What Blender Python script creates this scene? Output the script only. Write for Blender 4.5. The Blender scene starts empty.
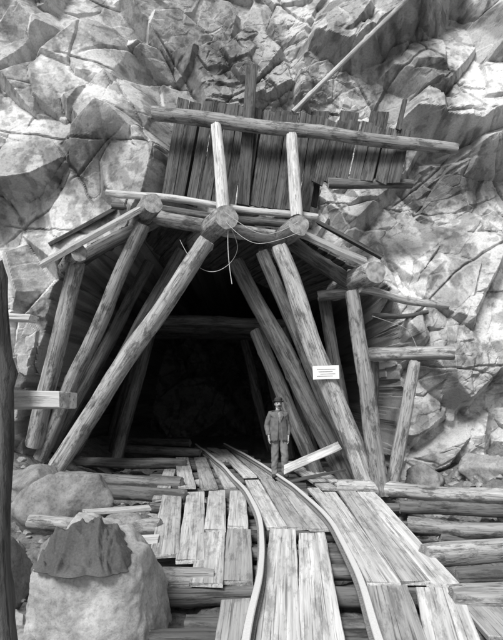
import bpy, bmesh, math, random
import numpy as np
from mathutils import Vector, Matrix, noise as mn
from mathutils.bvhtree import BVHTree

random.seed(7)
S = bpy.context.scene
COL = S.collection
F = 600.0; CX = 251.5; HY = 390.0; CH = 1.87

def P(px, py, d):
    """image pixel (column, row) at an assumed depth -> metres"""
    return Vector(((px-CX)*d/F, d, CH-(py-HY)*d/F))
def G(px, py, z=0.0):
    d = (CH-z)*F/(py-HY)
    return Vector(((px-CX)*d/F, d, z))

# ------------------------------------------------------------------ materials
def new_mat(name):
    m = bpy.data.materials.new(name); m.use_nodes = True
    nt = m.node_tree; nt.nodes.clear()
    o = nt.nodes.new('ShaderNodeOutputMaterial')
    b = nt.nodes.new('ShaderNodeBsdfPrincipled')
    nt.links.new(b.outputs[0], o.inputs[0])
    b.inputs['Roughness'].default_value = .85
    b.inputs['Specular IOR Level'].default_value = .2
    return m, nt, b
def N(nt, t, **k):
    n = nt.nodes.new(t)
    for a, v in k.items():
        if a in n.inputs: n.inputs[a].default_value = v
        else: setattr(n, a, v)
    return n
def ramp(nt, src, stops):
    r = nt.nodes.new('ShaderNodeValToRGB')
    e = r.color_ramp.elements
    while len(e) < len(stops): e.new(.5)
    for i, (p, v) in enumerate(stops):
        e[i].position = p; e[i].color = (v, v, v, 1)
    nt.links.new(src, r.inputs[0]); return r.outputs[0]
def mix(nt, a, b, f, mode='MIX'):
    m = nt.nodes.new('ShaderNodeMix'); m.data_type = 'RGBA'; m.blend_type = mode
    for s, v in ((0, f), (6, a), (7, b)):
        if isinstance(v, bpy.types.NodeSocket): nt.links.new(v, m.inputs[s])
        else: m.inputs[s].default_value = v if s == 0 else (v, v, v, 1)
    return m.outputs[2]
def math_n(nt, op, a, b=0.0):
    m = nt.nodes.new('ShaderNodeMath'); m.operation = op
    for i, v in enumerate((a, b)):
        if isinstance(v, bpy.types.NodeSocket): nt.links.new(v, m.inputs[i])
        else: m.inputs[i].default_value = v
    return m.outputs[0]

def wood_mat(name, lo, hi, bumpd=.012, gx=22, gz=.9, dirt=.5, rndamt=.5, dscale=(7, 7, 1.6)):
    m, nt, b = new_mat(name)
    tc = N(nt, 'ShaderNodeTexCoord'); oi = N(nt, 'ShaderNodeObjectInfo')
    off = math_n(nt, 'MULTIPLY', oi.outputs['Random'], 57.0)
    ad = N(nt, 'ShaderNodeVectorMath', operation='ADD')
    nt.links.new(tc.outputs['Object'], ad.inputs[0]); nt.links.new(off, ad.inputs[1])
    mp = N(nt, 'ShaderNodeMapping'); mp.inputs['Scale'].default_value = (gx, gx, gz)
    nt.links.new(ad.outputs[0], mp.inputs[0])
    n1 = N(nt, 'ShaderNodeTexNoise', Scale=1.0, Detail=5.0, Roughness=.7)
    nt.links.new(mp.outputs[0], n1.inputs['Vector'])
    mp2 = N(nt, 'ShaderNodeMapping'); mp2.inputs['Scale'].default_value = (gx*3.3, gx*3.3, gz*1.1)
    nt.links.new(ad.outputs[0], mp2.inputs[0])
    n2 = N(nt, 'ShaderNodeTexNoise', Scale=1.0, Detail=2.0, Roughness=.6)
    nt.links.new(mp2.outputs[0], n2.inputs['Vector'])
    mp3 = N(nt, 'ShaderNodeMapping'); mp3.inputs['Scale'].default_value = dscale
    nt.links.new(ad.outputs[0], mp3.inputs[0])
    n3 = N(nt, 'ShaderNodeTexNoise', Scale=1.0, Detail=6.0, Roughness=.75)
    nt.links.new(mp3.outputs[0], n3.inputs['Vector'])
    base = ramp(nt, n1.outputs[0], [(.32, lo), (.5, (lo+hi)/2), (.66, hi)])
    crack = ramp(nt, n2.outputs[0], [(.33, .3), (.41, 1)])
    c = mix(nt, base, crack, .8, 'MULTIPLY')
    d = ramp(nt, n3.outputs[0], [(.4, 1-dirt), (.5, 1.0)])
    c = mix(nt, c, d, 1.0, 'MULTIPLY')
    rv = math_n(nt, 'ADD', math_n(nt, 'MULTIPLY', oi.outputs['Random'], rndamt), 1-rndamt*.55)
    c = mix(nt, c, rv, 1.0, 'MULTIPLY')
    nt.links.new(c, b.inputs['Base Color'])
    h = math_n(nt, 'ADD', n1.outputs[0], math_n(nt, 'MULTIPLY', crack, .7))
    h = math_n(nt, 'ADD', h, math_n(nt, 'MULTIPLY', d, -.5))
    bp = N(nt, 'ShaderNodeBump', Strength=.8, Distance=bumpd)
    nt.links.new(h, bp.inputs['Height']); nt.links.new(bp.outputs[0], b.inputs['Normal'])
    return m
def end_mat(name, lo, hi):
    m, nt, b = new_mat(name)
    tc = N(nt, 'ShaderNodeTexCoord')
    w = N(nt, 'ShaderNodeTexWave', wave_type='RINGS', rings_direction='Z', Scale=16.0, Distortion=2.5, Detail=3.0)
    w.inputs['Detail Scale'].default_value = 1.5
    nt.links.new(tc.outputs['Object'], w.inputs['Vector'])
    n = N(nt, 'ShaderNodeTexNoise', Scale=9.0, Detail=6.0)
    nt.links.new(tc.outputs['Object'], n.inputs['Vector'])
    c = ramp(nt, w.outputs[1], [(0, lo), (1, hi)])
    c = mix(nt, c, ramp(nt, n.outputs[0], [(.35, .45), (.6, 1)]), 1.0, 'MULTIPLY')
    nt.links.new(c, b.inputs['Base Color'])
    return m
def rock_mat(name, base=None, fs=16., bump=.02, lo=.55, chip=0.):
    """base None: per-vertex mineral tone with painted shade stored on the mesh"""
    m, nt, b = new_mat(name)
    tc = N(nt, 'ShaderNodeTexCoord')
    n = N(nt, 'ShaderNodeTexNoise', Scale=fs, Detail=6.0, Roughness=.75)
    nt.links.new(tc.outputs['Object'], n.inputs['Vector'])
    sp = ramp(nt, n.outputs[0], [(.34, lo), (.5, 1.0), (.68, 1.15)])
    if base is None:
        a = N(nt, 'ShaderNodeAttribute', attribute_name='tone'); src = a.outputs['Fac']
    else:
        n2 = N(nt, 'ShaderNodeTexNoise', Scale=2.5, Detail=6.0, Roughness=.7)
        nt.links.new(tc.outputs['Object'], n2.inputs['Vector'])
        src = ramp(nt, n2.outputs[0], [(.35, base*.65), (.6, base*1.15)])
    c = mix(nt, src, sp, .9, 'MULTIPLY')
    nt.links.new(c, b.inputs['Base Color'])
    h = n.outputs[0]
    if chip:
        v = N(nt, 'ShaderNodeTexVoronoi', feature='F1', distance='CHEBYCHEV', Scale=7.0)
        va = N(nt, 'ShaderNodeVectorMath', operation='MULTIPLY_ADD')
        nt.links.new(n.outputs[1], va.inputs[0]); va.inputs[1].default_value = (.06, .06, .06)
        nt.links.new(tc.outputs['Object'], va.inputs[2]); nt.links.new(va.outputs[0], v.inputs['Vector'])
        h = math_n(nt, 'ADD', h, math_n(nt, 'MULTIPLY', v.outputs['Distance'], chip))
    bp = N(nt, 'ShaderNodeBump', Strength=.8, Distance=bump)
    nt.links.new(h, bp.inputs['Height']); nt.links.new(bp.outputs[0], b.inputs['Normal'])
    return m
def flat_mat(name, v, rough=.85, nscale=30., namt=.35, bump=.004):
    m, nt, b = new_mat(name)
    tc = N(nt, 'ShaderNodeTexCoord')
    n = N(nt, 'ShaderNodeTexNoise', Scale=nscale, Detail=4.0)
    nt.links.new(tc.outputs['Object'], n.inputs['Vector'])
    c = ramp(nt, n.outputs[0], [(.3, v*(1-namt)), (.7, v*(1+namt*.6))])
    nt.links.new(c, b.inputs['Base Color']); b.inputs['Roughness'].default_value = rough
    bp = N(nt, 'ShaderNodeBump', Strength=.6, Distance=bump)
    nt.links.new(n.outputs[0], bp.inputs['Height']); nt.links.new(bp.outputs[0], b.inputs['Normal'])
    return m

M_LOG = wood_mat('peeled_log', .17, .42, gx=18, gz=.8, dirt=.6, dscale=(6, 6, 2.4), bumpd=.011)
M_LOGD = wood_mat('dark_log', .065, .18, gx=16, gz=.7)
M_SHADE = wood_mat('shade_log', .05, .13, gx=14, gz=.7)  # wood darkened so shade is painted into the inner tunnel timbers
M_POLE = wood_mat('pale_pole', .36, .62, gx=18, gz=.7, dirt=.35)
M_PLANK = wood_mat('deck_plank', .3, .6, gx=20, gz=.5, bumpd=.005, rndamt=.6, dirt=.35, dscale=(9, 9, 1.6))
M_LAG = wood_mat('lagging_plank', .045, .14, gx=16, gz=.6, rndamt=.6)
M_END = end_mat('log_end', .25, .45)
M_ROCK = rock_mat('cliff_rock', None, 22., .012, .7, .5)
M_BOULD = rock_mat('boulder_rock', .46, 30., .014, .68, .9)
M_BOULDD = rock_mat('boulder_rock_dark', .22, 24., .012, .6, .7)
M_RUB = rock_mat('rubble_rock', .3, 24., .01, .6)
M_GROUND = rock_mat('ground_spoil', .17, 20., .03, .5)
M_RAIL = flat_mat('worn_steel', .62, .45, 70, .12)
M_RUSTSHADE = flat_mat('rust_shade_steel', .2, .8, 40, .4)  # rust tone doubling as painted shade on the rail sides
M_WIRE = flat_mat('wire', .45, .5)
M_SIGN = flat_mat('sign_paint', .8, .7, 8, .1)
M_INK = flat_mat('sign_ink', .4)

# ------------------------------------------------------------------ helpers
def empty(name):
    e = bpy.data.objects.new(name, None); COL.objects.link(e); return e
def mk(name, verts, faces, mats, parent=None, smooth=True, midx=None):
    me = bpy.data.meshes.new(name); me.from_pydata([tuple(v) for v in verts], [], faces); me.update()
    for m in (mats if isinstance(mats, (list, tuple)) else [mats]): me.materials.append(m)
    if smooth: me.polygons.foreach_set('use_smooth', [True]*len(me.polygons))
    if midx: me.polygons.foreach_set('material_index', midx)
    ob = bpy.data.objects.new(name, me); COL.objects.link(ob)
    if parent: ob.parent = parent
    return ob

def log(name, a, b, r1, r2=None, parent=None, mat=None, bend=.03, sides=24, rough=.07):
    a = Vector(a); b = Vector(b); r2 = r2 or r1
    mat = mat or M_LOG
    L = (b-a).length; n = max(6, int(L/.09)); sd = random.random()*100
    vs = []; fs = []; mi = []
    knots = [(random.uniform(0, L), random.uniform(0, 6.28), random.uniform(.02, .055)) for _ in range(int(L*2.5))]
    for i in range(n+1):
        t = i/n; z = t*L; r = r1+(r2-r1)*t
        ox = bend*(mn.noise(Vector((z*.5, sd, 0)))*2)*math.sin(math.pi*t)*1.5
        oy = bend*(mn.noise(Vector((z*.5, sd, 9)))*2)*math.sin(math.pi*t)*1.5
        if i in (0, n): r *= .94
        for k in range(sides):
            th = 2*math.pi*k/sides
            c, s = math.cos(th), math.sin(th)
            q = 1+rough*2*mn.noise(Vector((c*1.3+sd, s*1.3, z*.8)))+rough*.9*mn.noise(Vector((c*4+sd, s*4, z*2.5)))+rough*.3*mn.noise(Vector((c*9+sd, s*9, z*9)))
            for kz, kt, kh in knots:
                da = abs((th-kt+math.pi) % (2*math.pi)-math.pi)*r
                dd = (kz-z)**2+da*da
                if dd < .02: q += kh/r*math.exp(-dd/.0025)*.6
            vs.append((ox+r*q*c, oy+r*q*s, z+(random.uniform(-.012, .012) if i in (0, n) else 0)))
    for i in range(n):
        for k in range(sides):
            k2 = (k+1) % sides
            fs.append((i*sides+k, i*sides+k2, (i+1)*sides+k2, (i+1)*sides+k)); mi.append(0)
    for i, flip in ((0, True), (n, False)):
        base = len(vs)
        for k in range(sides): vs.append(vs[i*sides+k])
        z = 0 if i == 0 else L
        vs.append((sum(vs[i*sides+k][0] for k in range(sides))/sides, sum(vs[i*sides+k][1] for k in range(sides))/sides, z))
        for k in range(sides):
            k2 = (k+1) % sides
            f = (base+k2, base+k, base+sides) if flip else (base+k, base+k2, base+sides)
            fs.append(f); mi.append(1)
    ob = mk(name, vs, fs, [mat, M_END], parent, True, mi)
    q = (b-a).to_track_quat('Z', 'Y')
    ob.matrix_world = Matrix.Translation(a) @ q.to_matrix().to_4x4()
    return ob

def plank(name, a, b, w, t=.05, parent=None, mat=None, up=Vector((0, 0, 1)), warp=.015, skew=.04, w2=None, wv=.09):
    a = Vector(a); b = Vector(b); L = (b-a).length; n = max(4, int(L/.15)); w2 = w2 or w
    sd = random.random()*100
    vs = []; fs = []
    s1 = random.uniform(-skew, skew); s2 = random.uniform(-skew, skew)
    c = .006
    for i in range(n+1):
        f = i/n
        ww = (w+(w2-w)*f)/2
        wl = ww*(1+wv*mn.noise(Vector((f*L*1.5, sd, 0)))+.5*wv*mn.noise(Vector((f*L*6, sd, 0))))
        wr = ww*(1+wv*mn.noise(Vector((f*L*1.5, sd, 5)))+.5*wv*mn.noise(Vector((f*L*6, sd, 5))))
        oz = warp*mn.noise(Vector((f*L*.6, sd, 2)))*1.5
        tw = warp*mn.noise(Vector((f*L*.4, sd, 7)))*2
        prof = [(-wl+c, -t/2), (-wl, -t/2+c), (-wl, t/2-c), (-wl+c, t/2), (wr-c, t/2), (wr, t/2-c), (wr, -t/2+c), (wr-c, -t/2)]
        for (x, y) in prof:
            z = f*L
            if i == 0: z += s1*x/ww+random.uniform(-.01, .01)
            if i == n: z += s2*x/ww+random.uniform(-.01, .01)
            vs.append((x, y+oz+tw*x/ww, z))
    for i in range(n):
        for k in range(8):
            k2 = (k+1) % 8
            fs.append((i*8+k, (i+1)*8+k, (i+1)*8+k2, i*8+k2))
    fs.append(tuple(range(8))); fs.append(tuple(n*8+k for k in reversed(range(8))))
    ob = mk(name, vs, fs, mat or M_PLANK, parent, False)
    z = (b-a).normalized(); x = Vector(up).cross(z).normalized(); y = z.cross(x)
    R = Matrix((x, y, z)).transposed().to_4x4()
    ob.matrix_world = Matrix.Translation(a) @ R
    return ob

# ------------------------------------------------------------------ numpy noise
rng = np.random.default_rng(11)
T = [rng.random((256, 256)) for _ in range(8)]
def vn(x, y, k=0):
    ix = np.floor(x).astype(int); iy = np.floor(y).astype(int)
    fx = x-ix; fy = y-iy; fx = fx*fx*(3-2*fx); fy = fy*fy*(3-2*fy)
    t = T[k % 8]
    g = lambda i, j: t[(ix+i) & 255, (iy+j) & 255]
    return (g(0, 0)*(1-fx)+g(1, 0)*fx)*(1-fy)+(g(0, 1)*(1-fx)+g(1, 1)*fx)*fy
def fbm(x, y, k=0, o=5):
    s = 0; a = .5; tot = 0
    for i in range(o):
        s = s+a*vn(x*2**i+13.7*i+k*5.3, y*2**i+7.1*i, k+i); tot += a; a *= .5
    return s/tot
def blocks(x, y, size, amp, off=0, tilt=1.0, slope=3.0, groove=.04, rad=.5, floor=-.1):
    """joint-bounded blocks: tilted plane faces with steep sides. returns height, block id"""
    k = slope*size/amp
    x = x/size; y = y/size
    ix = np.floor(x).astype(int); iy = np.floor(y).astype(int)
    h1 = np.full(x.shape, -9e9); h2 = h1.copy(); bid = np.zeros(x.shape)
    for i in (-1, 0, 1):
        for j in (-1, 0, 1):
            a = (ix+i+off) & 255; b = (iy+j+off*3) & 255
            dx = x-(ix+i+.15+.7*T[0][a, b]); dy = y-(iy+j+.15+.7*T[1][a, b])
            th = T[5][a, b]*1.0-.5
            c, s = np.cos(th), np.sin(th)
            u = dx*c+dy*s; v = -dx*s+dy*c
            nrm = np.maximum(np.maximum(np.abs(u), np.abs(v)), np.abs(u*.7+v*.8*np.sign(T[6][a, b]-.5))*.95)
            h = T[2][a, b]+tilt*2*((T[3][a, b]-.5)*dx+(T[4][a, b]-.5)*dy)-k*np.maximum(0, nrm-rad*(.75+.6*T[7][a, b]))
            nw = h > h1
            h2 = np.where(nw, h1, np.maximum(h2, h)); bid = np.where(nw, T[6][a, b], bid); h1 = np.where(nw, h, h1)
    fl = h1 < floor
    h1 = np.maximum(h1, floor); bid = np.where(fl, .3, bid)
    return amp*h1-groove*np.exp(-((h1-h2)/(k*.015/size+.02))**2), bid

# ------------------------------------------------------------------ cliff
def coords(fine0, fine1, step, lo, hi, grow=1.25):
    c = list(np.arange(fine0, fine1+1e-6, step))
    s = step; v = fine0; pre = []
    while v > lo: s *= grow; v -= s; pre.append(v)
    s = step; v = fine1; post = []
    while v < hi: s *= grow; v += s; post.append(v)
    return np.array(pre[::-1]+c+post)
xs = coords(-6.5, 6.5, .022, -60, 60, 1.08); zs = coords(-.6, 12.3, .022, -1.2, 20, 1.08)
X, Z = np.meshgrid(xs, zs)
ctrl = [(-5, 8, 12.6), (-3.5, 7.8, 12.7), (-5, 5, 12.9), (-4.9, 2.5, 13.2), (-5, 10, 13.2), (-8, 5, 11.8), (-9, 1, 11.2), (-2.6, 6.6, 13.6),
        (-1.4, 9.5, 15.2), (-.9, 8, 15.2), (0, 6.8, 15.0), (2, 6.5, 14.9), (2, 9.5, 14.2), (4, 9, 13.9), (5.4, 8.2, 13.6),
        (4.5, 7.0, 14.8), (5.5, 6.5, 14.9), (3.6, 6.6, 14.3), (5, 5, 13.1), (4.2, 4, 13.3), (5, 2, 13.0), (4.1, 1.6, 13.4), (8, 3, 11.8), (9, 8, 12.3), (-8, 10, 12.6),
        (0, 11.5, 15.3), (0, 14, 16.5), (5, 13, 15.4), (-5, 13, 14.6), (0, 2, 13.9), (0, 20, 20), (25, 3, 12), (-25, 3, 12), (25, 20, 18), (-25, 20, 18)]
num = 0; den = 0
for cx_, cz_, cy_ in ctrl:
    w = 1/(((X-cx_)**2+(Z-cz_)**2)+.25)**1.8
    num = num+w*cy_; den = den+w
Y = num/den
wx = X+.3*(fbm(X*.6, Z*.6, 1, 2)-.5)+.03*(fbm(X*5, Z*5, 3, 3)-.5); wz = Z+.3*(fbm(X*.6+9, Z*.6, 2, 2)-.5)+.03*(fbm(X*5, Z*5+8, 4, 3)-.5)
def rot(a): return wx*math.cos(a)+wz*math.sin(a), -wx*math.sin(a)+wz*math.cos(a)
U, V = rot(.75); U2, V2 = rot(-.35); U3, V3 = rot(1.0); U4, V4 = rot(.3)
zone = np.clip(.12+.8*np.exp(-(((X-.3)/2.6)**2+((Z-9)/2.2)**2))+.6*np.exp(-(((X-4.6)/1.6)**2+((Z-6.8)/.9)**2))+.5*np.exp(-(((X-4.6)/.9)**2+((Z-2.2)/2.)**2)), 0, 1)
slab = np.clip(np.exp(-(((X+4.3)/2.0)**2+((Z-7.5)/3.6)**2)*.8)*1.3+.7*np.exp(-(((X-4.6)/1.3)**2+((Z-4.4)/1.4)**2)), 0, 1)  # broad sound faces
frac = np.clip((fbm(X*.55, Z*.55, 5, 3)-.52)*7, 0, 1)
frac = np.clip(np.maximum(frac*.7, zone*np.clip((fbm(X*.9, Z*.9, 2, 3)-.3)*5, 0, 1)), .0, 1)*(1-.85*slab)
h1, b1 = blocks(U*1.1, V*1.5, 3.1, .85, 3, 1.3, 1.7, .04)
h2, b2 = blocks(U2*1.4, V2, 1.45, .28, 17, 1.3, 1.8, .03)
h3, b3 = blocks(U4, V4*1.7, .62, .11, 41, 1.5, 1.8, .02)
h4, b4 = blocks(U3*1.3, V3, .25, .035, 77, 1.5, 1.6, .01)
Y = Y+.6-(h1+h2*(1-.3*slab)+h3*(.14+.86*frac)*(1-.5*slab)+h4*(.05+.95*frac)*(1-.7*slab))+.035*(fbm(X*4, Z*4, 5, 5)-.5)+.14*(fbm(X*1.3, Z*1.3, 6, 3)-.5)
def joint(ang, sp, seed, wdt, dep):
    a, b = math.cos(ang), math.sin(ang)
    q = X*a+Z*b+.45*(fbm(X*.5+seed, Z*.5, seed, 3)-.5)+.12*(fbm(X*2.5, Z*2.5, seed, 4)-.5)
    f = np.abs((q/sp+seed*.37) % 1-.5)*sp
    on = np.clip((fbm(X*.7+seed*3, Z*.7, seed+2, 2)-.5)*6, 0, 1)
    return dep*np.exp(-(f/wdt)**2)*on
Y = Y+joint(.55, 1.7, 1, .024, .10)+joint(-.9, 2.3, 2, .024, .09)+joint(1.45, 2.0, 3, .02, .08)
# mineral tone, with recess and tunnel shade painted in
tone = .54*(.88+.22*b1)*(.9+.18*b2)*(.95+.1*b3)
st = fbm(X*.45+3, Z*.45, 4, 6); tone = tone*np.clip(.62+(st-.33)*4, .62, 1.06)
sk_ = fbm(X*2.4+Z*.8, Z*.7, 6, 6); tone = tone*np.clip(.72+(sk_-.37)*4.5, .65, 1.04)
pt = fbm(X*3.2, Z*3.2, 2, 6); tone = tone*np.clip(.72+(pt-.38)*5.5, .65, 1.06)
tone = tone*(1-.6*np.exp(-(((X-5.2)/1.1)**2+((Z-6.9)/.8)**2)))*(1-.5*np.exp(-(((X+1.0)/1.4)**2+((Z-9.8)/2.2)**2)))  # stain at the right gash; shade painted into the upper recess
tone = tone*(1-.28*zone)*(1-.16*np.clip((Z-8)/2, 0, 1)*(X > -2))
lit = fbm(X*8, Z*8, 1, 4); tone = np.where(lit > .64, tone*.7, tone)
tone = np.clip(tone, .06, .6)
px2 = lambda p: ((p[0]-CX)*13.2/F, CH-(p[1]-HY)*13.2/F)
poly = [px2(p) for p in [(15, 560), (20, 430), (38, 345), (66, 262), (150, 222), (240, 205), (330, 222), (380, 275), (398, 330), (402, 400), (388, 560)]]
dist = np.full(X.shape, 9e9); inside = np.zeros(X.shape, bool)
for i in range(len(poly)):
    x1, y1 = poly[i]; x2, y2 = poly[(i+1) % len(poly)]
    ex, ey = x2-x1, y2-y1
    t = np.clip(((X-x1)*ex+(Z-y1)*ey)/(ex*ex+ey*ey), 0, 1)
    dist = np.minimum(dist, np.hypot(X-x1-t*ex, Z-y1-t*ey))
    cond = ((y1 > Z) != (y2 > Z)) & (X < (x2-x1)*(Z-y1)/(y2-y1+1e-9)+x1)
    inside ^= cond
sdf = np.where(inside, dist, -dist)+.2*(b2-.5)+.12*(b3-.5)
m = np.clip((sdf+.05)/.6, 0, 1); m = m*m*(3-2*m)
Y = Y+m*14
tone = tone*(1-.72*np.clip(m*3, 0, 1))  # shade of the tunnel interior painted into the rock tone
nx, nz = len(xs), len(zs)
co = np.stack([X, Y, Z], -1).reshape(-1, 3)
def grid_mesh(name, co, nx, nz, mat, smooth, tone=None):
    me = bpy.data.meshes.new(name)
    i = np.arange((nz-1)*(nx-1)); r = i//(nx-1); c = i % (nx-1)
    a = r*nx+c
    q = np.stack([a, a+1, a+nx+1, a+nx], -1)
    me.vertices.add(len(co)); me.vertices.foreach_set('co', co.astype(np.float32).ravel())
    me.loops.add(q.size); me.loops.foreach_set('vertex_index', q.astype(np.int32).ravel())
    me.polygons.add(len(q)); me.polygons.foreach_set('loop_start', (np.arange(len(q))*4).astype(np.int32))
    me.polygons.foreach_set('use_smooth', np.full(len(q), smooth))
    me.update(calc_edges=True); me.validate()
    if tone is not None:
        at = me.attributes.new('tone', 'FLOAT', 'POINT'); at.data.foreach_set('value', tone.astype(np.float32).ravel())
    me.materials.append(mat)
    ob = bpy.data.objects.new(name, me); COL.objects.link(ob); return ob
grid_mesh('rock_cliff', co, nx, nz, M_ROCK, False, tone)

# ------------------------------------------------------------------ ground
gx = coords(-6, 6, .06, -400, 400, 1.15); gy = coords(3, 15, .06, -400, 60, 1.15)
GX, GY = np.meshgrid(gx, gy)
def gz_f(x, y):
    h = -.32+.12*(fbm(x*.8, y*.8, 2)-.5)*2
    near = np.exp(-((x/30)**2+((y-8)/30)**2))
    side = np.clip((np.abs(x)-3.6)/2.0, 0, 1)*np.clip((y-8.5)/3.5, 0, 1)
    h = h+side*.95+near*(.16*(fbm(x*3, y*3, 4)-.5)+blocks(x+.3*fbm(x*2, y*2, 1), y, .35, .1, 5)[0])
    h = h-.15*np.clip((x-1.5)/1.0, 0, 1)*(1-np.clip((y-9)/2, 0, 1))
    return h
GZ = gz_f(GX, GY)
grid_mesh('ground', np.stack([GX, GY, GZ], -1).reshape(-1, 3), len(gx), len(gy), M_GROUND, True)
def ground_z(x, y): return float(gz_f(np.array([x]), np.array([y]))[0])

# ------------------------------------------------------------------ boulders
def rock_verts(c, rad, seed, sub=4, nplanes=16, rough=.04, planes=None):
    rs = random.Random(seed)
    bm = bmesh.new(); bmesh.ops.create_icosphere(bm, subdivisions=sub, radius=1)
    pl = []
    for _ in range(nplanes):
        v = Vector((rs.gauss(0, 1), rs.gauss(0, 1), rs.gauss(0, 1))).normalized(); pl.append((v, rs.uniform(.62, .95)))
    if planes: pl = [(Vector(v).normalized(), k) for v, k in planes]
    for v in bm.verts:
        d = v.co.normalized(); r = 1.15 if not planes else 1.5
        for n_, k in pl:
            q = d.dot(n_)
            if q > .05: r = min(r, k/q)
        r *= 1+rough*(mn.noise(d*2.5+Vector((seed, 0, 0)))*1.4+mn.noise(d*9+Vector((seed, 0, 0)))*.5+mn.noise(d*24)*.25)
        v.co = Vector(c)+Vector((d.x*r*rad[0], d.y*r*rad[1], d.z*r*rad[2]))
    vs = [v.co.copy() for v in bm.verts]; fs = [tuple(v.index for v in f.verts) for f in bm.faces]
    bm.free(); return vs, fs
def boulder(c, rad, seed, mat=None, sub=5, nplanes=16, name='boulder', planes=None):
    vs, fs = rock_verts((0, 0, 0), rad, seed, sub, nplanes, .06, planes)
    o = mk(name, vs, fs, mat or M_BOULD, None, True); o.location = c
    return [v+Vector(c) for v in vs], fs
BV, BF = boulder((-1.36, 5.25, .02), (.54, .5, .62), 5, sub=6, planes=[((0.05, -.12, 1), .98), ((.35, -.25, 1), 1.03), ((-.7, -.1, .6), 1.02), ((1, -.15, .12), .93), ((-1, -.1, .1), .98),
        ((.12, -1, .18), .86), ((-.5, -1, .1), .96), ((.7, -1, .0), 1.04), ((0, 1, 0), .9), ((.3, -.8, .75), 1.02), ((.8, .3, .7), 1.08), ((-.3, -.9, .5), .95), ((.6, -.6, .3), 1.0), ((0, -.3, -1), .9)])
boulder((-2.85, 9.3, .2), (.78, .6, .6), 9, M_BOULDD)
boulder((-2.1, 7.0, -.15), (.42, .5, .35), 12, M_BOULDD)
boulder((-3.9, 10.9, .1), (.7, .6, .5), 15, M_BOULDD)
boulder((-1.95, 8.4, -.1), (.45, .35, .28), 21, M_BOULDD)
boulder((4.9, 11.9, .2), (.7, .6, .5), 31, M_RUB)
boulder((3.6, 12.2, .0), (.45, .4, .35), 33, M_BOULDD)
boulder((-2.7, 5.9, .0), (.5, .5, .4), 37, M_BOULDD)
vs = []; fs = []
rr = random.Random(3)
for i in range(900):
    x = rr.uniform(-5.8, 6.0); y = rr.uniform(3.2, 13.4)
    if -1.3 < x < 1.9 and y < 10.5 and rr.random() < .75: continue
    s = rr.choice((.03, .04, .04, .05, .06, .08, .1, .14, .18)) * rr.uniform(.7, 1.3)
    v, f = rock_verts((x, y, ground_z(x, y)+s*.25), (s*rr.uniform(.8, 1.3), s, s*.7), rr.random()*1000, 2, 9)
    b0 = len(vs); vs += v; fs += [tuple(k+b0 for k in q) for q in f]
mk('rubble', vs, fs, M_RUB, None, False)

# ------------------------------------------------------------------ timber portal
por = empty('timber_tunnel_portal')
def L_(n, a, b, r1, r2=None, mat=None, **k): return log(n, P(*a), P(*b), r1, r2, por, mat, **k)
L_('stringer_1', (153, 203, 11.6), (128, 232, 13.8), .2)
L_('stringer_2', (227, 217, 11.4), (196, 243, 13.6), .24)
L_('stringer_3', (299, 225, 11.4), (266, 250, 13.6), .21)
L_('stringer_4', (376, 272, 11.4), (335, 292, 13.6), .22)
L_('stringer_5', (79, 253, 12.0), (60, 275, 14.0), .18)
L_('raker_left', (55, 470, 12.5), (207, 240, 11.9), .19, .17)
L_('raker_right', (371, 494, 11.2), (279, 247, 11.8), .2, .17)
L_('post_outer_left', (34, 446, 13.0), (77, 262, 12.35), .19, .17)
L_('post_second_left', (40, 458, 13.2), (143, 224, 12.1), .17, .15)
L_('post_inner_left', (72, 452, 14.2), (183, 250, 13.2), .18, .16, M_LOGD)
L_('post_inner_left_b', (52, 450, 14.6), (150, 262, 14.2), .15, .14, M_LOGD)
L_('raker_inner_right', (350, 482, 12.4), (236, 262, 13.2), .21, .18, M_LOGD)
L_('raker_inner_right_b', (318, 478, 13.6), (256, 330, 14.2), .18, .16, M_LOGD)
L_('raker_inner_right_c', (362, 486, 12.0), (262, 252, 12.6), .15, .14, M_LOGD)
L_('post_right', (383, 497, 11.0), (352, 292, 11.75), .165, .14)
L_('post_inner_right', (356, 478, 13.0), (324, 298, 13.0), .13, .13, M_LOGD)
L_('post_far_right', (391, 492, 11.6), (415, 362, 12.1), .13, .12)
L_('post_inner_right_b', (372, 482, 12.6), (374, 362, 12.7), .13, .12, M_LOGD)
L_('header', (150, 217, 12.5), (292, 240, 12.5), .15, .14)
L_('header_left', (62, 270, 12.9), (160, 218, 12.5), .15, .14, M_LOGD)
L_('header_right', (285, 238, 12.5), (352, 284, 12.4), .16, .15, M_LOGD)
L_('cap_right', (318, 296, 12.6), (372, 290, 12.5), .11, .1, M_LOGD)
L_('brace_rock_upper', (360, 288, 11.9), (448, 306, 12.3), .085, .075, rough=.03)
L_('brace_rock_lower', (368, 354, 12.4), (454, 353, 12.2), .14, .14)
L_('brace_rock_mid', (372, 316, 12.6), (428, 312, 12.9), .06, .05, M_LOGD)
for k, d in enumerate((16.0, 18.0, 20.0)):
    xo = -1.15-.55*k
    zt = 3.75
    log('inner_cap_%d' % k, (xo-1.7, d, zt), (xo+2.3, d+.2, zt-.1), .14, .13, por, M_SHADE)
    log('inner_post_%da' % k, (xo-2.5, d, -.2), (xo-1.5, d, zt-.1), .16, .15, por, M_SHADE)
    log('inner_post_%db' % k, (xo+2.9, d+.2, -.2), (xo+2.0, d+.2, zt-.2), .16, .15, por, M_SHADE)
up = Vector((0, 0, 1)); fr = Vector((0, -1, 0))
plank('roof_slab_left', P(42, 264, 12.1), P(150, 203, 11.98), .42, .1, por, M_POLE, up=Vector((-.4, -.55, 1)))
plank('roof_slab_left_b', P(50, 245, 13), P(140, 195, 13), .4, .08, por, M_LAG, up=Vector((-.4, -.25, 1)))
log('roof_pole_front', P(106, 193, 12.0), P(318, 217, 12.0), .07, .065, por, M_POLE)
log('roof_pole_back', P(112, 205, 12.6), P(312, 226, 12.6), .09, .08, por, M_LOGD)
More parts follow.
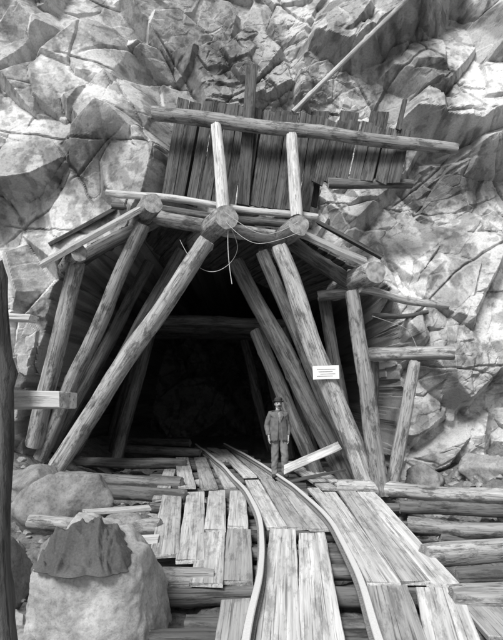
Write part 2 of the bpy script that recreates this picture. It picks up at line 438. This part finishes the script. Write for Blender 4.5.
plank('roof_slab_right', P(296, 231, 11.9), P(366, 262, 11.9), .38, .09, por, M_PLANK, up=Vector((.35, -.5, 1)))
plank('roof_slab_right_b', P(318, 222, 12.7), P(382, 258, 12.7), .4, .07, por, M_LAG, up=Vector((.35, -.25, 1)))
for i in range(9):
    f = i/8
    a = Vector((-3.9+f*1.9, 12.7, 4.55+f*.95)); plank('roof_lagging_l%d' % i, a, a+Vector((-1.4, 4.0, .05)), .26, .05, por, M_LAG, up=Vector((-.4, 0, 1)))
    a = Vector((-1.75+f*2.7, 12.6, 5.45-f*.25)); plank('roof_lagging_c%d' % i, a, a+Vector((-1.4, 4.0, .0)), .33, .05, por, M_LAG)
    a = Vector((1.0+f*1.5, 12.7, 5.15-f*.85)); plank('roof_lagging_r%d' % i, a, a+Vector((-1.3, 4.0, .0)), .26, .05, por, M_LAG, up=Vector((.4, 0, 1)))

# ------------------------------------------------------------------ retaining wall of planks
wall = empty('plank_retaining_wall')
n = 19
for i in range(n):
    f = i/(n-1)
    tx = 184+f*(404-184)+random.uniform(-1, 1); ty = 99+f*30+random.uniform(-2.5, 2.5)
    lean = 17-5*f+random.uniform(-1, 1)
    by = 200+f*18
    if f > .66: by = 182+random.uniform(-3, 3)
    yy = 12.75+random.uniform(-.03, .03)
    plank('wall_plank_%d' % i, P(tx-lean, by, yy-.1), P(tx, ty, yy+.15), random.uniform(.235, .26), .05, wall, M_LAG, up=fr, skew=.03)
for i in range(7):
    tx = 200+i*30
    plank('wall_backing_%d' % i, P(tx-12, 205 if i < 5 else 180, 13.05), P(tx, 112, 13.15), .4, .05, wall, M_SHADE, up=fr)
plank('wall_tall_post', P(243, 205, 12.6), P(252, 66, 12.72), .26, .12, wall, M_LAG, up=fr, w2=.24)
log('wall_waler', P(152, 113, 12.3), P(457, 149, 12.55), .15, .12, wall)
log('wall_waler_lower', P(328, 183, 12.6), P(412, 184, 12.9), .11, .1, wall, M_LOGD)
log('strut_left', P(223, 210, 11.75), P(216, 125, 12.1), .125, .11, wall, M_POLE, bend=.01)
log('strut_right', P(297, 217, 11.75), P(292, 135, 12.15), .125, .11, wall, M_POLE, bend=.01)
plank('wall_stub_board', P(398, 130, 12.8), P(405, 100, 13.0), .1, .05, wall, M_LAG, up=fr)

log('leaning_pole', P(293, 112, 12.9), P(412, -6, 13.0), .055, .045, None, M_POLE, bend=.006)

def wire(pts, r=.008):
    cu = bpy.data.curves.new('hanging_wire', 'CURVE'); cu.dimensions = '3D'; cu.bevel_depth = r; cu.bevel_resolution = 2
    s = cu.splines.new('NURBS'); s.points.add(len(pts)-1); s.use_endpoint_u = True; s.order_u = 3
    for p, q in zip(s.points, pts): p.co = (*q, 1)
    cu.materials.append(M_WIRE)
    o = bpy.data.objects.new('hanging_wire', cu); COL.objects.link(o); return o
wire([P(180, 240, 12.3), P(190, 262, 12.2), P(212, 275, 12), P(234, 262, 11.9), P(240, 240, 11.8), P(222, 214, 11.5)], .006)
wire([P(228, 230, 11.5), P(227, 255, 11.5), P(232, 284, 11.5)], .008)
wire([P(225, 212, 11.3), P(250, 232, 11.2), P(275, 236, 11.2), P(298, 222, 11.3)], .005)
wire([P(226, 222, 11.3), P(245, 243, 11.2), P(272, 244, 11.2), P(300, 232, 11.3)], .005)
wire([P(372, 316, 11.2), P(390, 322, 11.5), P(412, 330, 12.0), P(418, 352, 12.0)], .006)

# ------------------------------------------------------------------ track
track = empty('mine_track')
cl = [(0.30, 2.5), (.38, 3.5), (.455, 4.5), (.55, 5.8), (.59, 7.0), (.57, 8.5), (.39, 10.4), (.17, 11.8), (-.06, 13.2), (-.58, 16.0), (-1.4, 19.8), (-1.7, 21)]
def cr(pts, n=14):
    out = []
    for i in range(1, len(pts)-2):
        p0, p1, p2, p3 = [np.array(pts[j]) for j in (i-1, i, i+1, i+2)]
        for k in range(n):
            t = k/n
            out.append(.5*((2*p1)+(-p0+p2)*t+(2*p0-5*p1+4*p2-p3)*t*t+(-p0+3*p1-3*p2+p3)*t**3))
    return np.array(out)
C = cr(cl)
for _ in range(12): C[1:-1] = (C[:-2]+2*C[1:-1]+C[2:])/4
Tn = np.gradient(C, axis=0); Tn /= np.linalg.norm(Tn, axis=1)[:, None]
Nn = np.stack([Tn[:, 1], -Tn[:, 0]], 1)
prof = [(-.05, 0), (.05, 0), (.05, .012), (.012, .02), (.012, .06), (.03, .066), (.03, .085), (.024, .092), (-.024, .092), (-.03, .085), (-.03, .066), (-.012, .06), (-.012, .02), (-.05, .012)]
for sname, off in (('rail_left', -.47), ('rail_right', .47)):
    vs = []; fs = []; mi = []; m_ = len(prof)
    for i, (c, nn) in enumerate(zip(C, Nn)):
        wob = .018*mn.noise(Vector((c[1]*.7, off*9, 0)))
        for (px_, pz_) in prof:
            q = c+nn*(off+wob+px_); vs.append((q[0], q[1], .034+pz_+.012*mn.noise(Vector((c[1]*.6, off*5, 4)))))
    for i in range(len(C)-1):
        for k in range(m_):
            k2 = (k+1) % m_; fs.append((i*m_+k, i*m_+k2, (i+1)*m_+k2, (i+1)*m_+k)); mi.append(0 if k in (5, 6, 7, 8, 9) else 1)
    fs.append(tuple(reversed(range(m_)))); fs.append(tuple((len(C)-1)*m_+k for k in range(m_))); mi += [1, 1]
    mk(sname, vs, fs, [M_RAIL, M_RUSTSHADE], track, False, mi)
acc = 0
for i in range(1, len(C)):
    acc += np.linalg.norm(C[i]-C[i-1])
    if acc > .75:
        acc = 0; a = C[i]-Nn[i]*random.uniform(.85, 1.15); b = C[i]+Nn[i]*random.uniform(.85, 1.15)
        log('sleeper_%d' % i, (a[0], a[1], -.14), (b[0], b[1], -.14), .09, .085, track, M_LOGD)

# ------------------------------------------------------------------ plank walkway
walk = empty('plank_walkway')
def deck(a, b, w, z=0., **k):
    z = z+random.uniform(-.014, .006)
    plank('deck_plank', G(a[0], a[1], z), G(b[0], b[1], z+random.uniform(-.006, .006)), w*.95, .05, walk, warp=.006, skew=.03, wv=.05, **k)
D_ = [((164, 556), (173, 491), .35), ((190, 562), (196, 493), .33), ((206, 585), (213, 534), .34), ((237, 583), (239, 531), .33),
      ((215, 531), (217, 492), .31), ((238, 528), (238, 492), .30),
      ((187, 488), (182, 458), .36), ((210, 489), (200, 458), .34), ((232, 488), (215, 460), .32),
      ((275, 700), (283, 531), .36), ((327, 700), (312, 534), .36),
      ((277, 528), (252, 481), .3), ((298, 529), (267, 480), .29), ((320, 530), (283, 482), .3),
      ((250, 477), (222, 450), .32), ((266, 478), (236, 452), .29),
      ((384, 585), (327, 493), .34), ((414, 583), (347, 492), .33), ((444, 586), (366, 493), .33),
      ((352, 534), (313, 489), .22),
      ((413, 690), (386, 588), .42), ((466, 690), (438, 590), .42), ((512, 640), (466, 591), .36),
      ((330, 489), (288, 462), .33), ((350, 489), (313, 469), .28),
      ((160, 500), (170, 470), .28), ((228, 690), (236, 602), .27)]
for a, b, w in D_: deck(a, b, w)
for y0, xx in ((15.8, -.85), (15.8, -.5), (17.6, -1.25), (17.6, -.85)):
    plank('deck_plank_inner', (xx, y0, -.01), (xx-.42, y0+1.7, -.01), .32, .05, walk, M_PLANK)
for py_, xa, xb in ((598, 150, 470), (640, 150, 500), (560, 150, 455), (530, 148, 440), (508, 150, 410), (492, 150, 390), (478, 150, 360), (466, 150, 350)):
    log('bearer', G(xa, py_, -.13), G(xb, py_+random.uniform(-3, 3), -.13), .085, .085, walk, M_LOGD)

# ------------------------------------------------------------------ cross logs beside the deck
def xlog(a, b, r, za, zb=None, mat=None): log('cross_log', G(a[0], a[1], za), G(b[0], b[1], zb if zb is not None else za), r, r*.95, None, mat)
xlog((95, 584), (213, 583), .155, -.06)
xlog((338, 487), (520, 497), .14, .05)
xlog((408, 524), (530, 531), .11, .0)
xlog((424, 556), (570, 548), .14, .0)
xlog((440, 538), (560, 540), .09, -.16, None, M_LOGD)
xlog((400, 507), (540, 512), .11, -.08, None, M_LOGD)
xlog((452, 600), (580, 604), .14, .02)
xlog((455, 578), (590, 574), .11, -.14, None, M_LOGD)
xlog((60, 462), (186, 464), .13, .05, None, M_LOGD)  # dark logs on the left: weaker light painted in with darker wood
xlog((75, 448), (200, 453), .13, .08, None, M_LOGD)
xlog((50, 478), (182, 484), .14, .05, None, M_LOGD)
xlog((88, 491), (186, 497), .13, .0, None, M_LOGD)
xlog((30, 522), (160, 527), .12, .0)
xlog((85, 440), (190, 443), .14, .1, None, M_LOGD)
plank('loose_plank', G(85, 512, .08), G(150, 508, .08), .4, .05, None, M_PLANK)
plank('loose_plank', G(60, 545, .0), G(158, 540, .02), .35, .05, None, M_PLANK)
plank('loose_plank', P(284, 470, 12.2), P(350, 441, 12.0), .17, .04, None, M_POLE, up=Vector((.25, -.8, .6)))
plank('loose_plank', P(288, 482, 11.8), P(345, 470, 11.8), .14, .04, None, M_LAG, up=up)

# ------------------------------------------------------------------ notice
sg = empty('notice_sign')
c = P(326, 373, 11.22)
plank('board', c+Vector((-.24, 0, 0)), c+Vector((.24, 0, .015)), .25, .02, sg, M_SIGN, up=fr, warp=0, skew=.0)
for i in range(4):
    z = .065-i*.042
    plank('lettering_%d' % i, c+Vector((-.17+.03*(i % 3), -.0125, z)), c+Vector((.17-.05*(i % 2), -.0125, z+.008)), .010, .004, sg, M_INK, up=fr, warp=0, skew=0)

# ------------------------------------------------------------------ foreground stand at left
st = empty('timber_trestle')
log('upright', P(20, 760, 3.4), P(-10, 262, 3.4), .075, .07, st, M_LOGD)
plank('shelf_board', P(-60, 400, 3.7), P(68, 401, 3.7), .3, .10, st, M_POLE, up=up)
plank('upper_board', P(-60, 314, 3.9), P(34, 318, 3.9), .2, .04, st, M_POLE, up=up)
log('upright_back', P(-40, 760, 4.2), P(-30, 300, 4.2), .07, .07, st, M_LOGD)

# ------------------------------------------------------------------ man
man = empty('man')
M_JACK = flat_mat('jacket_cloth', .13, .95, 14, .25, .012)
M_TROU = flat_mat('trouser_cloth', .17, .95, 12, .25, .014)
M_SKIN = flat_mat('skin', .36, .6, 30, .12)
M_HAIR = flat_mat('hair', .03, .7, 80, .4)
M_HAT = flat_mat('felt_hat', .05, .9, 30, .3)
M_BOOT = flat_mat('boot_leather', .05, .6, 30, .3)
M_EYE = flat_mat('eye_dark', .03, .3)
M_SHIRT = flat_mat('shirt_cloth', .25, .9)
def skin(name, verts, edges, radii, mats, subd=2, matf=None, wr=0):
    me = bpy.data.meshes.new(name); me.from_pydata(verts, edges, []); ob = bpy.data.objects.new(name+'_tmp', me); COL.objects.link(ob)
    sk = ob.modifiers.new('Skin', 'SKIN'); sk.use_smooth_shade = True
    for i, r in enumerate(radii):
        me.skin_vertices[0].data[i].radius = r if isinstance(r, tuple) else (r, r)
    me.skin_vertices[0].data[0].use_root = True
    sb = ob.modifiers.new('Sub', 'SUBSURF'); sb.levels = subd; sb.render_levels = subd
    dg = bpy.context.evaluated_depsgraph_get(); dg.update()
    m2 = bpy.data.meshes.new_from_object(ob.evaluated_get(dg))
    bpy.data.objects.remove(ob)
    m2.materials.clear()
    for m in mats: m2.materials.append(m)
    if wr:
        nn = [v.normal.copy() for v in m2.vertices]
        for v, n_ in zip(m2.vertices, nn):
            if .10 < v.co.z < 1.44:
                q = v.co
                k = mn.noise(Vector((q.x*7, q.y*7, q.z*13+abs(q.x)*16)))*1.0+mn.noise(Vector((q.x*16, q.y*16, q.z*26)))*.35
                low = 1+.9*math.exp(-((q.z-.2)/.12)**2)+.6*math.exp(-((q.z-.48)/.08)**2)
                v.co += n_*wr*k*low
    for p in m2.polygons:
        p.use_smooth = True
        p.material_index = matf(p.center) if matf else 0
    o = bpy.data.objects.new(name, m2); COL.objects.link(o); o.parent = man; return o
bv = [(0.02, 0, .95), (0.015, .0, 1.08), (0, .015, 1.25), (-.005, .02, 1.38), (-.005, .005, 1.46), (-.005, -.012, 1.54),
      (.155, .02, 1.375), (.215, .065, 1.12), (.20, -.06, .91),
      (-.165, .02, 1.385), (-.235, .07, 1.14), (-.215, -.06, .92),
      (.10, 0, .86), (.125, -.08, .48), (.13, -.02, .12), (.155, -.12, .05), (.165, -.20, .04),
      (-.065, 0, .86), (-.07, .0, .48), (-.075, .04, .12), (-.10, -.06, .05), (-.11, -.14, .04)]
be = [(0, 1), (1, 2), (2, 3), (3, 4), (4, 5), (3, 6), (6, 7), (7, 8), (3, 9), (9, 10), (10, 11), (0, 12), (12, 13), (13, 14), (14, 15), (15, 16), (0, 17), (17, 18), (18, 19), (19, 20), (20, 21)]
br = [(.145, .11), (.145, .11), (.155, .115), (.12, .10), .062, .052, .085, .066, .05, .085, .066, .05, .105, .085, .072, .048, .04, .105, .085, .072, .048, .04]
def bmf(c):
    if c.z > 1.475: return 2
    if c.z < .085 or (c.z < .13 and c.y < -.085): return 3
    if c.z < .80 or (c.z < .9 and abs(c.x) < .17): return 1
    return 0
skin('body', bv, be, br, [M_JACK, M_TROU, M_SKIN, M_BOOT], 3, bmf, .010)
vs = []; fs = []; K = 48; rows = 13
for j in range(rows):
    t = j/(rows-1)
    z = 1.36-t*.56; a = .165+.035*t+.012*math.sin(t*3.1); b = .135+.03*t
    for k in range(K+1):
        g_ = math.radians(7-4*math.sin(t*3.1)+t*7)
        th = -math.pi/2+g_+(2*math.pi-2*g_)*k/K
        f = 1+t*(.05*math.sin(k*.95+j*.25)+.03*math.sin(k*2.3))+.03*mn.noise(Vector((k*.4, j*.9, 3)))
        vs.append((a*f*math.cos(th)+.012*t, b*f*math.sin(th)+.008, z+.014*math.sin(k*.7)*(j == rows-1)))
for j in range(rows-1):
    for k in range(K):
        q = j*(K+1)+k; fs.append((q, q+K+1, q+K+2, q+1))
sk = mk('jacket', vs, fs, M_JACK, man); so = sk.modifiers.new('s', 'SOLIDIFY'); so.thickness = .014
vs = []; fs = []
for j in range(8):
    z = 1.44-j*.035
    for k in range(5):
        x = (k-2)*.014*(1.2 if j < 2 else 1)
        vs.append((x, -.117-.018*math.sin(j/7*3.1)+abs(x)*.3+(.03 if j == 0 else 0), z))
for j in range(7):
    for k in range(4): q = j*5+k; fs.append((q, q+5, q+6, q+1))
mk('shirt_front', vs, fs, M_SHIRT, man)
for s in (-1, 1):
    o = mk('lapel', [(s*.02, -.095, 1.455), (s*.07, -.075, 1.455), (s*.085, -.125, 1.36), (s*.02, -.152, 1.24), (s*.028, -.138, 1.34)], [(0, 1, 2, 4), (4, 2, 3)], M_JACK, man, False)
    so = o.modifiers.new('s', 'SOLIDIFY'); so.thickness = .01
bm = bmesh.new(); bmesh.ops.create_uvsphere(bm, u_segments=40, v_segments=30, radius=1)
for v in bm.verts:
    x, y, z = v.co
    w = .073*(1-.20*max(0, -z)**1.5); dpt = .094*(1-.10*max(0, -z))
    nx_, ny_, nz_ = x*w, y*dpt, z*.116
    if y < -.2:
        nose = math.exp(-(x/.17)**2-((z+.12)/.2)**2)*.026*(1.2 if z < -.05 else .8)
        eye = -.013*(math.exp(-((abs(x)-.42)/.17)**2-((z-.08)/.12)**2))
        brow = .007*math.exp(-((z-.24)/.08)**2)
        chin = .013*math.exp(-(x/.4)**2-((z+.80)/.2)**2)
        ny_ -= nose+eye+brow+chin
    v.co = (nx_, ny_-.015, nz_+1.615)
me = bpy.data.meshes.new('head'); bm.to_mesh(me); bm.free()
me.materials.append(M_SKIN); me.materials.append(M_HAIR)
for p in me.polygons:
    p.use_smooth = True; c = p.center
    if (c.y > .0 and c.z > 1.575) or c.z > 1.665: p.material_index = 1
head = bpy.data.objects.new('head', me); COL.objects.link(head); head.parent = man
def ell(name, loc, sc, mat, rot=(0, 0, 0)):
    bm = bmesh.new(); bmesh.ops.create_uvsphere(bm, u_segments=16, v_segments=10, radius=1)
    me = bpy.data.meshes.new(name); bm.to_mesh(me); bm.free(); me.materials.append(mat)
    for p in me.polygons: p.use_smooth = True
    o = bpy.data.objects.new(name, me); COL.objects.link(o); o.parent = man; o.location = loc; o.scale = sc; o.rotation_euler = rot
for s in (-1, 1):
    ell('ear', (s*.073, -.005, 1.605), (.01, .018, .03), M_SKIN)
    ell('eye', (s*.030, -.093, 1.624), (.011, .008, .006), M_EYE)
    ell('eyebrow', (s*.031, -.102, 1.643), (.018, .006, .004), M_HAIR, (0, s*.15, 0))
    ell('moustache', (s*.020, -.112, 1.572), (.030, .011, .011), M_HAIR, (0, s*.35, 0))
ell('mouth', (0, -.104, 1.552), (.02, .005, .004), M_EYE)
prof = [(.128, 1.668), (.124, 1.662), (.086, 1.668), (.083, 1.676), (.087, 1.70), (.083, 1.73), (.066, 1.75), (.03, 1.745), (0, 1.738)]
vs = []; fs = []; K = 40
for (r, z) in prof:
    for k in range(K):
        th = 2*math.pi*k/K
        fx = 1+.05*mn.noise(Vector((math.cos(th)*2, math.sin(th)*2, z*20)))
        x, y = r*math.cos(th)*.95*fx, r*math.sin(th)*1.08*fx
        vs.append((x, y+.005, z-y*.16+(.012*math.cos(2*th) if r > .12 else 0)))
for j in range(len(prof)-1):
    for k in range(K):
        k2 = (k+1) % K; fs.append((j*K+k, j*K+k2, (j+1)*K+k2, (j+1)*K+k))
h = mk('hat', vs, fs, M_HAT, man); so = h.modifiers.new('s', 'SOLIDIFY'); so.thickness = .006
for s, wr in ((1, Vector(bv[8])), (-1, Vector(bv[11]))):
    V_ = [wr+Vector((0, 0, .03)), wr+Vector((0, -.008, -.04)), wr+Vector((0, -.015, -.085))]
    E = [(0, 1), (1, 2)]; R = [.028, (.020, .036), (.018, .038)]
    for q, (fy, ln) in enumerate(((-.034, .072), (-.012, .082), (.010, .076), (.030, .06))):
        b0 = wr+Vector((0, -.015+fy, -.098)); i0 = len(V_)
        V_ += [b0, b0+Vector((-s*.006, -.003, -ln*.42)), b0+Vector((-s*.018, -.003, -ln*.75)), b0+Vector((-s*.032, -.002, -ln))]
        E += [(2, i0), (i0, i0+1), (i0+1, i0+2), (i0+2, i0+3)]; R += [.0105, .0095, .009, .007]
    i0 = len(V_); V_ += [wr+Vector((-s*.008, -.045, -.065)), wr+Vector((-s*.014, -.062, -.095)), wr+Vector((-s*.018, -.066, -.12))]
    E += [(1, i0), (i0, i0+1), (i0+1, i0+2)]; R += [.012, .0105, .008]
    skin('hand', [tuple(v) for v in V_], E, R, [M_SKIN], 2)
man.location = (P(278, 474, 12.75).x, 12.6, .03)
man.scale = (1.0, 1.0, .96); man.rotation_euler = (0, 0, math.radians(8))

# coat heaped over the boulder
bvh = BVHTree.FromPolygons(BV, BF)
K1, K2 = 130, 90; vs = []; fs = []
for j in range(K2):
    for i in range(K1):
        u = i/(K1-1)*2-1; v = j/(K2-1)*2-1
        an = math.atan2(v, u)
        ed = 1+.3*mn.noise(Vector((math.cos(an)*1.5, math.sin(an)*1.5, 0)))+.2*mn.noise(Vector((math.cos(an)*4, math.sin(an)*4, 8)))
        r = max(abs(u), abs(v)); l = math.hypot(u, v) or 1
        x = -1.36+u*r/l*.42*ed; y = 5.0+v*r/l*.25*ed
        hit = bvh.ray_cast(Vector((x, y, 3)), Vector((0, 0, -1)))[0]
        z = hit.z if hit else .36
        z = max(z, .38)
        a1 = x*5+y*1.5+1.4*mn.noise(Vector((x*2.5, y*2.5, 2)))
        rid = 1-2*abs(mn.noise(Vector((a1, y*2.2, 3)))); rid2 = 1-2*abs(mn.noise(Vector((x*12+y*3, y*5-x*3, 7))))
        fold = (.10*max(0, rid)**3+.03*max(0, rid2)**2+.045)*(1-r**6)*(1-.35*r)
        vs.append((x, y, z+.006+fold))
for j in range(K2-1):
    for i in range(K1-1):
        q = j*K1+i; fs.append((q, q+1, q+K1+1, q+K1))
o = mk('crumpled_coat', vs, fs, flat_mat('coat_cloth', .13, .95, 60, .2, .004))
so = o.modifiers.new('s', 'SOLIDIFY'); so.thickness = .008; so.offset = 1

# ------------------------------------------------------------------ light, sky, camera
EL, AZ = math.radians(46), math.radians(-26)
sd = Vector((math.sin(AZ)*math.cos(EL), -math.cos(AZ)*math.cos(EL), math.sin(EL)))
su = bpy.data.lights.new('sun', 'SUN'); su.energy = 4.6; su.angle = math.radians(20); su.color = (1, .997, .99)
so_ = bpy.data.objects.new('sun', su); COL.objects.link(so_); so_.rotation_euler = sd.to_track_quat('Z', 'Y').to_euler(); so_.location = (0, 0, 30)
w = bpy.data.worlds.new('World'); S.world = w; w.use_nodes = True; nt = w.node_tree
bg = nt.nodes['Background']
sky = nt.nodes.new('ShaderNodeTexSky'); sky.sky_type = 'NISHITA'; sky.sun_disc = False
sky.sun_elevation = EL; sky.sun_rotation = math.atan2(sd.x, sd.y)
hs = nt.nodes.new('ShaderNodeHueSaturation'); hs.inputs['Saturation'].default_value = 0.0
nt.links.new(sky.outputs[0], hs.inputs['Color']); nt.links.new(hs.outputs[0], bg.inputs[0]); bg.inputs[1].default_value = .13
cam = bpy.data.cameras.new('camera'); co_ = bpy.data.objects.new('camera', cam); COL.objects.link(co_)
co_.location = (0, 0, CH); co_.rotation_euler = (math.radians(90), 0, 0)
cam.sensor_width = 36; cam.lens = F/640*36; cam.shift_y = 70/640; cam.clip_end = 2000; cam.clip_start = .05
S.camera = co_
S.view_settings.view_transform = 'Standard'; S.view_settings.look = 'None'; S.view_settings.exposure = 0
